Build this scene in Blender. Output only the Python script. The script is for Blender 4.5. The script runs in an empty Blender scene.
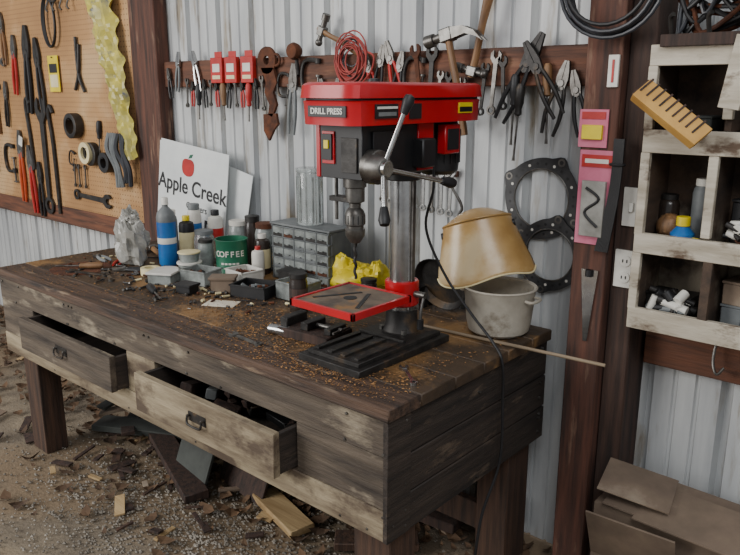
import bpy, math, random
from math import sin,cos,pi,radians
from mathutils import Vector,Matrix,Euler,noise
random.seed(7)
U=random.uniform
# ---------------------------------------------------------------- materials
def lin(c):
    return tuple(((x/255)/12.92 if x/255<=.04045 else ((x/255+.055)/1.055)**2.4) for x in c)+(1,)
def mat(name,c1,c2=None,rough=.6,metal=0,scale=8,st=(1,1,1),bump=0,lo=.35,hi=.65,c3=None,s3=2.5,t3=.55,st3=(1,1,1),trans=0,spec=None,bs=None):
    m=bpy.data.materials.new(name);m.use_nodes=True;nt=m.node_tree;N=nt.nodes;L=nt.links
    p=N['Principled BSDF'];p.inputs['Roughness'].default_value=rough;p.inputs['Metallic'].default_value=metal
    if trans:p.inputs['Transmission Weight'].default_value=trans
    if spec is not None:p.inputs['Specular IOR Level'].default_value=spec
    if c2 is None:c2=tuple(int(x*.72) for x in c1)
    tc=N.new('ShaderNodeTexCoord')
    def nz(sc,s,d=7):
        mp=N.new('ShaderNodeMapping');mp.inputs['Scale'].default_value=s;L.new(tc.outputs['Object'],mp.inputs[0])
        n=N.new('ShaderNodeTexNoise');n.inputs['Scale'].default_value=sc;n.inputs['Detail'].default_value=d;n.inputs['Roughness'].default_value=.62
        L.new(mp.outputs[0],n.inputs['Vector']);return n
    n=nz(scale,st);r=N.new('ShaderNodeValToRGB');L.new(n.outputs['Fac'],r.inputs[0])
    r.color_ramp.elements[0].position=lo;r.color_ramp.elements[0].color=lin(c2)
    r.color_ramp.elements[1].position=hi;r.color_ramp.elements[1].color=lin(c1)
    out=r.outputs[0]
    if c3 is not None:
        n3=nz(s3,st3,9);r3=N.new('ShaderNodeValToRGB');L.new(n3.outputs['Fac'],r3.inputs[0])
        r3.color_ramp.elements[0].position=t3-.05;r3.color_ramp.elements[1].position=t3+.05
        mx=N.new('ShaderNodeMix');mx.data_type='RGBA';L.new(r3.outputs[0],mx.inputs[0]);L.new(out,mx.inputs[6]);mx.inputs[7].default_value=lin(c3);out=mx.outputs[2]
    L.new(out,p.inputs['Base Color'])
    if bump:
        b=N.new('ShaderNodeBump');b.inputs['Strength'].default_value=bump;b.inputs['Distance'].default_value=.01
        nb=nz(bs or scale*3,st);L.new(nb.outputs['Fac'],b.inputs['Height']);L.new(b.outputs[0],p.inputs['Normal'])
    return m
WX=(1,14,14);WZ=(14,14,1);WY=(14,1,14)
METALWALL=mat('painted_sheet_metal',(200,202,201),(162,165,167),rough=.5,scale=3,st=(3,1,.35),c3=(142,132,116),s3=4,st3=(3,1,.4),t3=.61,bump=.05)
FLOOR=mat('dirty_concrete',(152,138,116),(100,90,78),rough=.9,scale=2.2,bump=.7,bs=60,c3=(126,108,86),s3=1.1,t3=.5)
REDWOOD=mat('reddish_board',(118,74,52),(66,44,35),rough=.75,scale=3,st=WX,bump=.3,c3=(140,104,80),s3=2,st3=(1,6,6),t3=.66)
REDPOST=mat('reddish_post',(98,62,49),(52,37,32),rough=.8,scale=3,st=WZ,bump=.35,c3=(126,98,80),s3=3,st3=(6,6,1),t3=.63)
DARKPOST=mat('dark_post',(74,54,45),(38,30,27),rough=.8,scale=3,st=WZ,bump=.35)
BENCHTOP=mat('bench_top_wood',(88,69,50),(36,29,24),rough=.6,scale=2.6,st=(1,3,3),bump=.5,c3=(132,100,62),s3=4,t3=.585,lo=.3,hi=.74)
BENCHEDGE=mat('bench_edge_wood',(92,70,55),(40,32,28),rough=.7,scale=3,st=WX,bump=.5,c3=(128,108,88),s3=5,st3=(1,5,5),t3=.62)
APRON=mat('weathered_apron',(106,94,80),(48,41,36),rough=.8,scale=2.5,st=(1,9,9),bump=.6,c3=(150,138,118),s3=3,st3=(1,3,3),t3=.61,lo=.3,hi=.7)
APRONL=mat('light_worn_board',(164,150,124),(100,86,68),rough=.8,scale=2.5,st=(1,7,7),bump=.5,c3=(84,70,57),s3=3.2,st3=(1,1.6,1.6),t3=.55)
SIDEW=mat('dark_side_boards',(64,54,47),(34,29,26),rough=.75,scale=3,st=WY,bump=.4,c3=(96,82,68),s3=5,st3=(3,1,3),t3=.65)
LEG=mat('leg_wood',(86,62,48),(46,35,29),rough=.8,scale=3,st=WZ,bump=.4)
WHITEWOOD=mat('chipped_white_wood',(204,196,180),(158,148,130),rough=.7,scale=3,st=(1,6,6),bump=.3,c3=(92,74,58),s3=7,t3=.6,st3=(1,2,2))
CUBIN=mat('cubby_inner_wood',(86,68,54),(42,35,30),rough=.8,scale=3,st=(4,1,4),bump=.3,c3=(130,120,104),s3=3,t3=.62)
LIGHTWOOD=mat('raw_light_wood',(186,160,118),(146,118,80),rough=.7,scale=3,st=WX,bump=.2)
GREYWOOD=mat('grey_dowel_wood',(150,132,108),(112,98,80),rough=.7,scale=3,st=WX,bump=.2)
YWOOD=mat('yellowed_slab',(204,160,84),(160,116,54),rough=.6,scale=5,bump=.2)
HANDLE=mat('hickory_handle',(146,108,70),(88,64,44),rough=.55,scale=6,st=(8,8,1))
STEEL=mat('tool_steel',(128,126,122),(70,66,62),rough=.4,metal=.8,scale=14)
CHROME=mat('polished_steel',(196,196,194),(150,150,150),rough=.2,metal=.95,scale=10)
BLACK=mat('black_rubber',(30,30,32),(18,18,20),rough=.5)
DKMETAL=mat('dark_cast_iron',(64,62,60),(38,36,35),rough=.5,metal=.5,scale=18,bump=.15,c3=(96,78,58),s3=9,t3=.62)
DUSTY=mat('dusty_table_steel',(132,116,98),(84,74,66),rough=.6,metal=.3,scale=12,c3=(150,112,72),s3=10,t3=.6)
RUST=mat('rusty_iron',(112,66,42),(62,40,32),rough=.85,metal=.3,scale=16,bump=.4)
RED=mat('red_enamel',(186,16,28),(164,12,24),rough=.3,scale=5,c3=(140,44,36),s3=8,t3=.72)
REDP=mat('red_plastic',(190,40,34),(150,28,26),rough=.45)
ORANGE=mat('orange_grip',(208,90,40),(160,60,30),rough=.5)
BLUE=mat('blue_label',(36,110,176),(24,84,150),rough=.35)
WHITE=mat('white_plastic',(222,220,212),(196,192,182),rough=.5)
CREAM=mat('cream_label',(226,214,170),(200,186,140),rough=.6)
YELLOW=mat('yellow_plastic',(232,210,28),(196,172,16),rough=.4,scale=6)
YELLOWPK=mat('yellow_package',(206,192,84),(150,142,76),rough=.35,scale=7,c3=(84,90,104),s3=9,t3=.6)
GREEN=mat('green_can',(36,112,82),(28,86,64),rough=.4,scale=8)
PINK=mat('pink_card',(214,124,148),(190,96,122),rough=.6)
SIGNW=mat('sign_white',(220,223,221),(200,204,204),rough=.5,scale=4)
PAPER=mat('paper',(222,214,196),(196,186,166),rough=.8)
CARD=mat('cardboard',(136,118,100),(100,86,74),rough=.9,scale=4,bump=.15,c3=(158,144,126),s3=2,t3=.6)
BROWNJ=mat('dark_glass',(60,50,42),(38,32,30),rough=.25)
GREYP=mat('grey_plastic',(120,124,124),(90,94,96),rough=.5)
CLEARP=mat('clear_plastic_drawer',(170,176,172),(120,124,122),rough=.2,scale=20,trans=.25)
GLASS=mat('clear_plastic',(226,232,230),(206,212,210),rough=.12,trans=.8)
BAGM=mat('plastic_bag',(200,198,190),(150,148,140),rough=.25,trans=.35,scale=12)
AMBER=mat('amber_visor',(214,178,116),(178,138,82),rough=.28,scale=4,trans=.35,c3=(222,200,158),s3=3,t3=.56)
POT=mat('dusty_enamel_pot',(190,184,170),(146,138,124),rough=.6,scale=5,c3=(116,104,88),s3=6,t3=.62)
LEAF=mat('dry_leaf',(112,86,62),(68,52,40),rough=.9,scale=3)
STONE=mat('gravel_stone',(160,152,140),(96,90,82),rough=.9,scale=6)
SAW=mat('sawdust_flake',(160,118,72),(110,78,48),rough=.9,scale=6)
DKGREEN=mat('grey_green_board',(78,82,78),(50,52,50),rough=.8,scale=4,bump=.2)
ROPE=mat('red_wire',(170,62,54),(120,40,36),rough=.6)
HOSE=mat('grey_hose',(58,60,66),(36,38,42),rough=.4)
GASK=mat('gasket_metal',(74,74,75),(42,42,44),rough=.5,metal=.4,scale=10)
def pegmat():
    m=mat('pegboard_hardboard',(180,138,90),(144,106,68),rough=.75,scale=1.6,c3=(192,158,116),s3=1.5,t3=.6)
    nt=m.node_tree;N=nt.nodes;L=nt.links;p=N['Principled BSDF'];src=p.inputs['Base Color'].links[0].from_socket
    tc=N.new('ShaderNodeTexCoord');mp=N.new('ShaderNodeVectorMath');mp.operation='SCALE';mp.inputs['Scale'].default_value=1/.0254
    L.new(tc.outputs['Object'],mp.inputs[0]);fr=N.new('ShaderNodeVectorMath');fr.operation='FRACTION';L.new(mp.outputs[0],fr.inputs[0])
    sb=N.new('ShaderNodeVectorMath');sb.operation='SUBTRACT';sb.inputs[1].default_value=(.5,.5,.5);L.new(fr.outputs[0],sb.inputs[0])
    ml=N.new('ShaderNodeVectorMath');ml.operation='MULTIPLY';ml.inputs[1].default_value=(1,0,1);L.new(sb.outputs[0],ml.inputs[0])
    ln=N.new('ShaderNodeVectorMath');ln.operation='LENGTH';L.new(ml.outputs[0],ln.inputs[0])
    lt=N.new('ShaderNodeMath');lt.operation='LESS_THAN';lt.inputs[1].default_value=.13;L.new(ln.outputs['Value'],lt.inputs[0])
    mx=N.new('ShaderNodeMix');mx.data_type='RGBA';L.new(lt.outputs[0],mx.inputs[0]);L.new(src,mx.inputs[6]);mx.inputs[7].default_value=lin((70,46,28));L.new(mx.outputs[2],p.inputs['Base Color'])
    return m
PEG=pegmat()
# ---------------------------------------------------------------- builder
def catmull(P,n=6,closed=False):
    P=[Vector(p) for p in P];out=[];N=len(P)
    rng=range(N if closed else N-1)
    for i in rng:
        g=lambda k:P[k%N] if closed else P[max(0,min(N-1,k))]
        a,b,c,d=g(i-1),g(i),g(i+1),g(i+2)
        for j in range(n):
            t=j/n;out.append(.5*((2*b)+(c-a)*t+(2*a-5*b+4*c-d)*t*t+(3*b-a-3*c+d)*t**3))
    if not closed:out.append(P[-1])
    return out
class B:
    def __init__(s,name,o=(0,0,0),ang=0,T=None):
        s.name=name;s.o=Vector(o);s.v=[];s.f=[];s.mi=[];s.mats=[];s.flat=False
        s.T=T if T is not None else Matrix.Identity(4)
        s.M=Matrix.Translation(s.o)@Matrix.Rotation(ang,4,'Y')
    def add(s,vs,fs,m,T=None):
        if m not in s.mats:s.mats.append(m)
        k=s.mats.index(m);n=len(s.v);TT=s.T@T if T is not None else s.T
        s.v+=[TT@Vector(v) for v in vs];s.f+=[[i+n for i in f] for f in fs];s.mi+=[k]*len(fs);return s
    def box(s,c,d,m,rot=(0,0,0),T=None,taper=1):
        x,y,z=d[0]/2,d[1]/2,d[2]/2;c_=min(x,y,z)*.18;c_=min(c_,.004)
        vs=[];R=Euler(rot).to_matrix()
        idx={}
        for sx in(-1,1):
            for sy in(-1,1):
                for sz in(-1,1):
                    k=taper if sz>0 else 1
                    for a in range(3):
                        p=[sx*(x-c_)*k,sy*(y-c_)*k,sz*(z-c_)];p[a]=(sx*x*k,sy*y*k,sz*z)[a]
                        idx[(sx,sy,sz,a)]=len(vs);vs.append(Vector(c)+R@Vector(p))
        fs=[]
        I=lambda *k:idx[k]
        for s1 in(-1,1):
            fs.append([I(s1,-1,-1,0),I(s1,1,-1,0),I(s1,1,1,0),I(s1,-1,1,0)])
            fs.append([I(-1,s1,-1,1),I(1,s1,-1,1),I(1,s1,1,1),I(-1,s1,1,1)])
            fs.append([I(-1,-1,s1,2),I(1,-1,s1,2),I(1,1,s1,2),I(-1,1,s1,2)])
            for s2 in(-1,1):
                fs.append([I(s1,s2,-1,0),I(s1,s2,1,0),I(s1,s2,1,1),I(s1,s2,-1,1)])
                fs.append([I(s1,-1,s2,0),I(s1,1,s2,0),I(s1,1,s2,2),I(s1,-1,s2,2)])
                fs.append([I(-1,s1,s2,1),I(1,s1,s2,1),I(1,s1,s2,2),I(-1,s1,s2,2)])
                for s3 in(-1,1):fs.append([I(s1,s2,s3,0),I(s1,s2,s3,1),I(s1,s2,s3,2)])
        return s.add(vs,fs,m,T)
    def bb(s,x0,x1,y0,y1,z0,z1,m,**k):return s.box(((x0+x1)/2,(y0+y1)/2,(z0+z1)/2),(x1-x0,y1-y0,z1-z0),m,**k)
    def lathe(s,prof,m,T=None,seg=28,a0=0,a1=2*pi,sc=(1,1)):
        full=abs(a1-a0-2*pi)<1e-6;n=seg if full else seg+1
        vs=[];fs=[]
        for r,z in prof:
            for i in range(n):
                a=a0+(a1-a0)*i/seg;vs.append((r*cos(a)*sc[0],r*sin(a)*sc[1],z))
        for j in range(len(prof)-1):
            for i in range(seg):
                i2=(i+1)%n;fs.append([j*n+i,j*n+i2,(j+1)*n+i2,(j+1)*n+i])
        return s.add(vs,fs,m,T)
    def cyl(s,p1,p2,r,m,r2=None,seg=20,T=None):
        p1=Vector(p1);p2=Vector(p2);d=p2-p1;L=d.length;q=d.to_track_quat('Z','Y').to_matrix().to_4x4()
        r2=r if r2 is None else r2;e=min(r,r2,L)*.08
        TT=Matrix.Translation(p1)@q
        if T is not None:TT=T@TT
        return s.lathe([(0.0001,0),(r-e,0),(r,e),(r2,L-e),(r2-e,L),(0.0001,L)],m,TT,seg)
    def tube(s,P,r,m,seg=8,n=6,closed=False,T=None,flat=1,raw=False):
        Q=[Vector(p) for p in P] if raw else catmull(P,n,closed);K=len(Q);vs=[];fs=[]
        up=None
        for i,p in enumerate(Q):
            a=Q[(i+1)%K] if (closed or i<K-1) else p;b=Q[i-1] if (closed or i>0) else p
            t=(a-b).normalized()
            if up is None:up=t.orthogonal().normalized()
            up=(up-t*up.dot(t)).normalized();w=t.cross(up)
            if isinstance(r,(list,tuple)):
                f=i/(K-1)*(len(r)-1);k=min(int(f),len(r)-2);rr=r[k]+(r[k+1]-r[k])*(f-k)
            else:rr=r
            for j in range(seg):
                q=2*pi*j/seg;vs.append(p+(up*cos(q)*flat+w*sin(q))*rr)
        for i in range(K if closed else K-1):
            for j in range(seg):
                fs.append([i*seg+j,i*seg+(j+1)%seg,((i+1)%K)*seg+(j+1)%seg,((i+1)%K)*seg+j])
        if not closed:fs+= [list(range(seg))[::-1],[(K-1)*seg+j for j in range(seg)]]
        return s.add(vs,fs,m,T)
    def plate(s,P,th,m,T=None,inner=None,y=0):
        n=len(P);h=th/2
        vs=[(p[0],y-h,p[1]) for p in P]+[(p[0],y+h,p[1]) for p in P]
        fs=[[i,(i+1)%n,(i+1)%n+n,i+n] for i in range(n)]
        if inner is None:
            fs+=[list(range(n)),list(range(n,2*n))[::-1]]
        else:
            vs+=[(p[0],y-h,p[1]) for p in inner]+[(p[0],y+h,p[1]) for p in inner]
            for i in range(n):
                j=(i+1)%n
                fs+=[[i,j,j+2*n,i+2*n],[i+n,j+n,j+3*n,i+3*n],[i+2*n,j+2*n,j+3*n,i+3*n]]
        return s.add(vs,fs,m,T)
    def torus(s,c,R,r,m,axis='Y',T=None,seg=24,sx=1,sz=1):
        P=[]
        for i in range(seg):
            a=2*pi*i/seg;u,v=R*cos(a)*sx,R*sin(a)*sz
            P.append(Vector(c)+Vector({'Y':(u,0,v),'Z':(u,v,0),'X':(0,u,v)}[axis]))
        return s.tube(P,r,m,closed=True,raw=True,T=T)
    def blob(s,c,r,m,amp=.15,fr=8,seed=0,flatbot=False,seg=28,rings=18):
        vs=[];fs=[]
        for j in range(rings+1):
            ph=pi*j/rings
            for i in range(seg):
                th=2*pi*i/seg;d=Vector((sin(ph)*cos(th),sin(ph)*sin(th),cos(ph)))
                k=1+amp*noise.noise(d*fr*.35+Vector((seed,0,0)))*2+amp*.6*abs(noise.noise(d*fr+Vector((seed,3,0))))*2
                p=Vector((d.x*r[0]*k,d.y*r[1]*k,d.z*r[2]*k))
                if flatbot and p.z<-r[2]*.75:p.z=-r[2]*.75
                vs.append(Vector(c)+p)
        for j in range(rings):
            for i in range(seg):fs.append([j*seg+i,j*seg+(i+1)%seg,(j+1)*seg+(i+1)%seg,(j+1)*seg+i])
        return s.add(vs,fs,m)
    def text(s,body,size,m,T,bold=0):
        c=bpy.data.curves.new('t','FONT');c.body=body;c.size=size;c.extrude=.0006;c.offset=bold;c.align_x='CENTER';c.align_y='CENTER'
        o=bpy.data.objects.new('t',c);bpy.context.collection.objects.link(o);bpy.context.view_layer.update()
        me=bpy.data.meshes.new_from_object(o.evaluated_get(bpy.context.evaluated_depsgraph_get()))
        vs=[v.co.copy() for v in me.vertices];fs=[list(p.vertices) for p in me.polygons]
        bpy.data.objects.remove(o);bpy.data.meshes.remove(me);return s.add(vs,fs,m,T)
    def done(s,world=False,sharp=38):
        me=bpy.data.meshes.new(s.name)
        vs=[v-s.o for v in s.v] if world else s.v
        me.from_pydata([tuple(v) for v in vs],[],s.f)
        for m in s.mats:me.materials.append(m)
        me.polygons.foreach_set('material_index',s.mi);me.update()
        import bmesh
        bm=bmesh.new();bm.from_mesh(me);bmesh.ops.recalc_face_normals(bm,faces=bm.faces);bm.to_mesh(me);bm.free()
        me.polygons.foreach_set('use_smooth',[not s.flat]*len(me.polygons))
        if not s.flat:me.set_sharp_from_angle(angle=radians(sharp))
        ob=bpy.data.objects.new(s.name,me);bpy.context.collection.objects.link(ob)
        ob.matrix_world=Matrix.Translation(s.o) if world else s.M
        return ob
def circ(cx,cz,r,n=24,a0=0,sx=1,sz=1):return [(cx+r*sx*cos(a0+2*pi*i/n),cz+r*sz*sin(a0+2*pi*i/n)) for i in range(n)]
RY90=Matrix.Rotation(pi/2,4,'X')
def FACE(x,y,z,ry=0):
    return Matrix.Translation((x,y,z))@Matrix.Rotation(ry,4,'Y')@Matrix.Rotation(pi/2,4,'X')
# ---------------------------------------------------------------- room shell
def floor():
    b=B('floor');vs=[];fs=[]
    X0,X1,Y0,Y1=-9,4,-4,2.6
    nx,ny=150,80
    for j in range(ny+1):
        for i in range(nx+1):
            x=X0+(X1-X0)*i/nx;y=Y0+(Y1-Y0)*j/ny
            vs.append((x,y,-.012+.010*noise.noise(Vector((x*3,y*3,0)))))
    for j in range(ny):
        for i in range(nx):
            a=j*(nx+1)+i;fs.append([a,a+1,a+nx+2,a+nx+1])
    b.add(vs,fs,FLOOR);b.done(sharp=80)
floor()
def wall():
    b=B('wall_back');P=[];x=-9.0;p=.2286
    base=2.172;d=2.202;e=2.180
    while x<4:
        P+=[(x,base),(x+.010,d),(x+.026,d),(x+.036,base),(x+.092,base),(x+.096,e),(x+.104,e),(x+.108,base),(x+.157,base),(x+.161,e),(x+.169,e),(x+.173,base)]
        x+=p
    vs=[];fs=[];zs=[0,.7,1.4,2.1,3.0]
    for z in zs:vs+=[(a,c,z) for a,c in P]
    n=len(P)
    for j in range(len(zs)-1):
        for i in range(n-1):fs.append([j*n+i,j*n+i+1,(j+1)*n+i+1,(j+1)*n+i])
    b.add(vs,fs,METALWALL)
    b.done(sharp=10)
wall()
G=B('trim_1',(-2.1,2.148,1.65));G.bb(-3.2,-.955,2.13,2.17,1.592,1.712,REDWOOD);G.done(True)
G=B('trim_2',(0.5,2.148,.83));G.bb(-.76,3,2.13,2.17,.775,.895,REDWOOD);G.done(True)
G=B('trim_3',(-6,2.14,.85));G.bb(-9,-3.425,2.095,2.17,.79,.895,REDWOOD);G.done(True)
G=B('trim_4',(-3.31,2.13,1.2));G.bb(-3.42,-3.2,2.092,2.17,-.01,3,REDPOST);G.done(True)
G=B('trim_5',(-.86,2.08,1.2));G.bb(-.95,-.845,2.0,2.17,-.01,3,REDPOST);G.bb(-.843,-.77,2.035,2.17,-.01,3,DARKPOST);G.done(True)
G=B('pegboard',(-4.9,2.1,1.5));G.bb(-6.6,-3.425,2.098,2.106,.896,2.5,PEG);G.bb(-6.6,-3.425,2.107,2.14,2.0,2.1,REDWOOD);G.bb(-6.6,-3.425,2.107,2.14,.9,.98,REDWOOD);G.done(True)
# ---------------------------------------------------------------- workbench
X0,X1,Y0,Y1,ZT=-3.27,-1.054,1.27,2.085,.83
def bench():
    b=B('workbench',(-2.16,1.68,0));w=[.13,.15,.14,.13,.14,.125];y=Y0-.012
    for i,k in enumerate(w):
        k=k*(Y1-Y0+.012)/sum(w);b.bb(X0-U(0,.01),X1+.012,y+.0006,y+k-.0006,ZT-.036,ZT-U(0,.001),BENCHTOP if i else BENCHEDGE);y+=k
    t=.03
    dl=(-2.98,-2.26);dm=(-2.085,-1.385);z0,z1,zt=.54,.69,ZT-.037
    b.bb(X0,X1,Y0,Y0+t,z1,zt,APRON)
    b.bb(X0,X1-.002,Y0-.003,Y0+t,.452,z0,APRONL)
    b.bb(X0,dl[0],Y0+.001,Y0+t,z0,z1,APRON);b.bb(dl[1],dm[0],Y0+.002,Y0+t,z0,z1,APRONL);b.bb(dm[1],X1,Y0+.001,Y0+t,z0,z1,APRON)
    for k,(a,c) in enumerate([(.45,.56),(.563,.67),(.673,zt)]):
        b.bb(X1-.03,X1-.001*k,Y0+t,Y1,a,c,SIDEW)
    b.bb(X0,X0+.03,Y0+t,Y1,.45,zt,SIDEW);b.bb(X0+.03,X1-.03,Y1-.03,Y1,.45,zt,SIDEW)
    b.bb(X1-.012,X1+.004,Y0-.004,Y0+.09,.452,zt,SIDEW)
    for x,y,wx,wy in[(-3.2,1.302,.13,.1),(-1.2,1.302,.13,.11),(-1.2,1.92,.12,.13),(-3.2,1.94,.13,.11)]:
        b.bb(x,x+wx,y,y+wy,-.012,.79,LEG)
    b.bb(-3.07,-1.2,1.94,1.97,.1,.2,LEG)
    for (a,c),pull,mm in[(dl,.05,APRON),(dm,.068,APRONL)]:
        yf=Y0-pull
        b.bb(a+.006,c-.006,yf-.012,yf+.012,z0+.004,z1-.012,mm)
        b.bb(a+.01,a+.024,yf+.012,yf+.45,z0+.006,z1-.02,SIDEW);b.bb(c-.024,c-.01,yf+.012,yf+.45,z0+.006,z1-.02,SIDEW)
        b.bb(a+.024,c-.024,yf+.012,yf+.45,z0+.006,z0+.016,SIDEW)
        xm=(a+c)/2
        b.box((xm,yf-.0135,.618),(.085,.003,.03),DKMETAL)
        for s in(-1,1):b.cyl((xm+s*.035,yf-.026,.622),(xm+s*.035,yf-.012,.622),.0045,STEEL,seg=10)
        b.tube([(xm-.035,yf-.024,.622),(xm-.034,yf-.027,.602),(xm-.02,yf-.029,.597),(xm+.02,yf-.029,.597),(xm+.034,yf-.027,.602),(xm+.035,yf-.024,.622)],.0036,DKMETAL)
    for i in range(34):
        x=U(-2.03,-1.43);y=U(1.23,1.5);b.box((x,y,.575+U(0,.05)),(U(.03,.12),U(.02,.05),U(.02,.04)),random.choice([BLACK,GREYP,DARKPOST,DARKPOST,DKMETAL,DKMETAL]),rot=(U(-.3,.3),U(-.3,.3),U(0,3)))
    for i in range(26):
        x=U(X0,X1);z=random.choice([.70,.775,.47,.525]);b.cyl((x,Y0+.004,z),(x,Y0-.0045,z),.004,STEEL,seg=8)
    for i in range(14):
        y=random.choice([Y0+.02,Y0+.07,Y1-.04,1.68]);z=U(.47,.78);b.cyl((X1-.004,y,z),(X1+.0055,y,z),.004,STEEL,seg=8)
    b.done(True)
bench()
def sawdust():
    b=B('sawdust',(-2,1.6,ZT));vs=[];fs=[]
    for i in range(8500):
        k=random.random()
        if k<.3:x=random.gauss(-1.62,.22);y=random.gauss(1.48,.12)
        elif k<.5:x=random.gauss(-1.33,.15);y=random.gauss(1.40,.1)
        elif k<.65:x=random.gauss(-2.1,.3);y=random.gauss(1.55,.12)
        else:x=U(X0+.02,X1-.02);y=U(Y0+.01,Y1-.05)
        if not(X0+.01<x<X1-.01 and Y0<y<Y1-.02):continue
        s=U(.0015,.0055);z=ZT+U(.0004,.003);n=len(vs);a=U(0,6.28)
        c,d=cos(a)*s,sin(a)*s;h=U(0,.003)
        vs+=[(x-c,y-d,z),(x+d*.5,y-c*.5,z+h),(x+c,y+d,z+h*.3),(x-d*.5,y+c*.5,z)];fs.append([n,n+1,n+2,n+3])
    b.add(vs,fs,SAW);b.flat=True;b.done(True)
sawdust()
# ---------------------------------------------------------------- drill press
def press():
    b=B('drill_press',(-1.345,1.6,ZT));z=ZT
    cx=-1.345
    b.bb(-1.46,-1.225,1.355,1.77,z,z+.022,DKMETAL)
    b.bb(-1.44,-1.245,1.375,1.75,z+.022,z+.034,DKMETAL)
    for i in range(4):
        b.bb(-1.427+i*.05,-1.41+i*.05,1.39,1.57,z+.034,z+.04,DKMETAL)
    b.bb(-1.43,-1.26,1.585,1.6,z+.034,z+.042,DKMETAL)
    b.lathe([(.001,z+.1),(.048,z+.1),(.05,z+.06),(.06,z+.036),(.064,z+.034)],DKMETAL,Matrix.Translation((cx-.005,1.69,0)))
    for a in range(4):b.cyl((cx-.005+.06*cos(a*pi/2+.8),1.69+.06*sin(a*pi/2+.8),z+.034),(cx-.005+.06*cos(a*pi/2+.8),1.69+.06*sin(a*pi/2+.8),z+.048),.009,STEEL,seg=6)
    b.cyl((cx-.005,1.69,z+.03),(cx-.005,1.69,1.5),.038,CHROME,seg=36)
    b.bb(cx+.032,cx+.039,1.683,1.697,z+.1,1.33,STEEL)
    zt=1.0
    b.bb(-1.495,-1.265,1.375,1.61,zt-.012,zt,DUSTY)
    for (a,c,d,e) in[(-1.503,-1.257,1.367,1.377),(-1.503,-1.257,1.608,1.618),(-1.503,-1.493,1.367,1.618),(-1.267,-1.257,1.367,1.618)]:b.bb(a,c,d,e,zt-.018,zt+.003,RED)
    b.bb(-1.48,-1.28,1.39,1.6,zt-.022,zt-.012,RED)
    for a in(-1,1):
        b.box((cx-.035+a*.05,1.49,zt+.0008),(.012,.15,.0014),BLACK,rot=(0,0,a*.5))
    b.cyl((cx-.035,1.49,zt-.001),(cx-.035,1.49,zt+.0016),.02,BLACK)
    b.bb(cx-.04,cx+.02,1.56,1.66,zt-.05,zt-.02,RED)
    b.cyl((cx-.005,1.69,zt-.055),(cx-.005,1.69,zt+.022),.052,RED,seg=30)
    b.cyl((cx+.045,1.69,zt-.015),(cx+.085,1.69,zt-.015),.01,STEEL);b.tube([(cx+.08,1.69,zt-.015),(cx+.085,1.67,zt-.05),(cx+.09,1.66,zt-.09)],.005,STEEL);b.cyl((cx+.09,1.66,zt-.11),(cx+.09,1.66,zt-.08),.01,BLACK)
    b.cyl((cx-.02,1.745,zt-.015),(cx-.02,1.78,zt-.015),.008,STEEL)
    b.bb(-1.425,-1.27,1.43,1.735,1.355,1.492,BLACK)
    b.bb(-1.43,-1.415,1.412,1.44,1.352,1.492,RED)
    b.bb(-1.415,-1.265,1.414,1.432,1.352,1.492,BLACK)
    b.bb(-1.404,-1.36,1.409,1.416,1.39,1.475,RED);b.bb(-1.399,-1.365,1.404,1.411,1.40,1.468,BLACK);b.bb(-1.39,-1.374,1.400,1.406,1.43,1.452,YELLOW)
    b.bb(-1.335,-1.28,1.409,1.416,1.37,1.46,DKMETAL)
    b.bb(-1.271,-1.265,1.65,1.72,1.36,1.49,RED);b.bb(-1.266,-1.261,1.455,1.585,1.375,1.475,BLACK)
    b.cyl((cx-.005,1.69,1.325),(cx-.005,1.69,1.36),.052,BLACK)
    def cover(z0,z1,g0,g1,m):
        P=[(-1.415,1.365),(-1.458,1.39),(-1.462,1.62),(-1.455,1.92),(-1.41,1.975),(-1.29,1.975),(-1.24,1.92),(-1.235,1.62),(-1.24,1.39),(-1.275,1.365)]
        c=Vector((-1.347,1.66));vs=[]
        Q=[]
        for i in range(len(P)):
            a=Vector(P[i]);d=Vector(P[(i+1)%len(P)])
            Q+=[a*.85+d*.15,a*.5+d*.5,a*.15+d*.85]
        for zz,g in((z0,g0),(z0+(z1-z0)*.8,g0*.5+g1*.5),(z1-.004,g1),(z1,g1-.012)):
            for q in Q:
                d=(q-c).normalized()*g;vs.append((q.x+d.x,q.y+d.y,zz))
        n=len(Q);fs=[]
        for j in range(3):
            for i in range(n):fs.append([j*n+i,j*n+(i+1)%n,(j+1)*n+(i+1)%n,(j+1)*n+i])
        fs+=[list(range(n)),[3*n+i for i in range(n)]];b.add(vs,fs,m)
    cover(1.492,1.556,-.006,-.002,RED);cover(1.554,1.561,-.01,-.01,BLACK);cover(1.560,1.600,.006,-.006,RED)
    b.lathe([(.001,.012),(.016,.01),(.018,0)],BLACK,Matrix.Translation((-1.3,1.5,1.598)))
    b.box((-1.345,1.369,1.527),(.135,.004,.028),BLACK);b.text('DRILL PRESS',.021,WHITE,FACE(-1.345,1.366,1.527),.0005)
    b.box((-1.2385,1.48,1.527),(.005,.09,.036),BLACK);b.box((-1.235,1.48,1.536),(.002,.08,.006),WHITE);b.box((-1.235,1.48,1.52),(.002,.07,.01),GREYP)
    b.box((-1.2385,1.60,1.525),(.005,.05,.04),BLACK)
    b.box((-1.2405,1.84,1.53),(.005,.07,.03),YELLOW);b.box((-1.2375,1.84,1.526),(.002,.062,.014),BLACK)
    q=1.474
    T=Matrix.Translation((cx,q,0))
    b.lathe([(.001,1.36),(.032,1.36),(.032,1.325),(.027,1.322),(.027,1.285),(.016,1.28),(.016,1.268),(.023,1.262),(.028,1.25),(.028,1.222),(.024,1.218),(.024,1.212),(.028,1.208),(.027,1.19),(.014,1.17),(.001,1.168)],STEEL,T)
    for i in range(12):
        a=i*pi/6;b.cyl((cx+.0275*cos(a),q+.0275*sin(a),1.224),(cx+.0275*cos(a),q+.0275*sin(a),1.248),.002,BLACK,seg=6)
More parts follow.
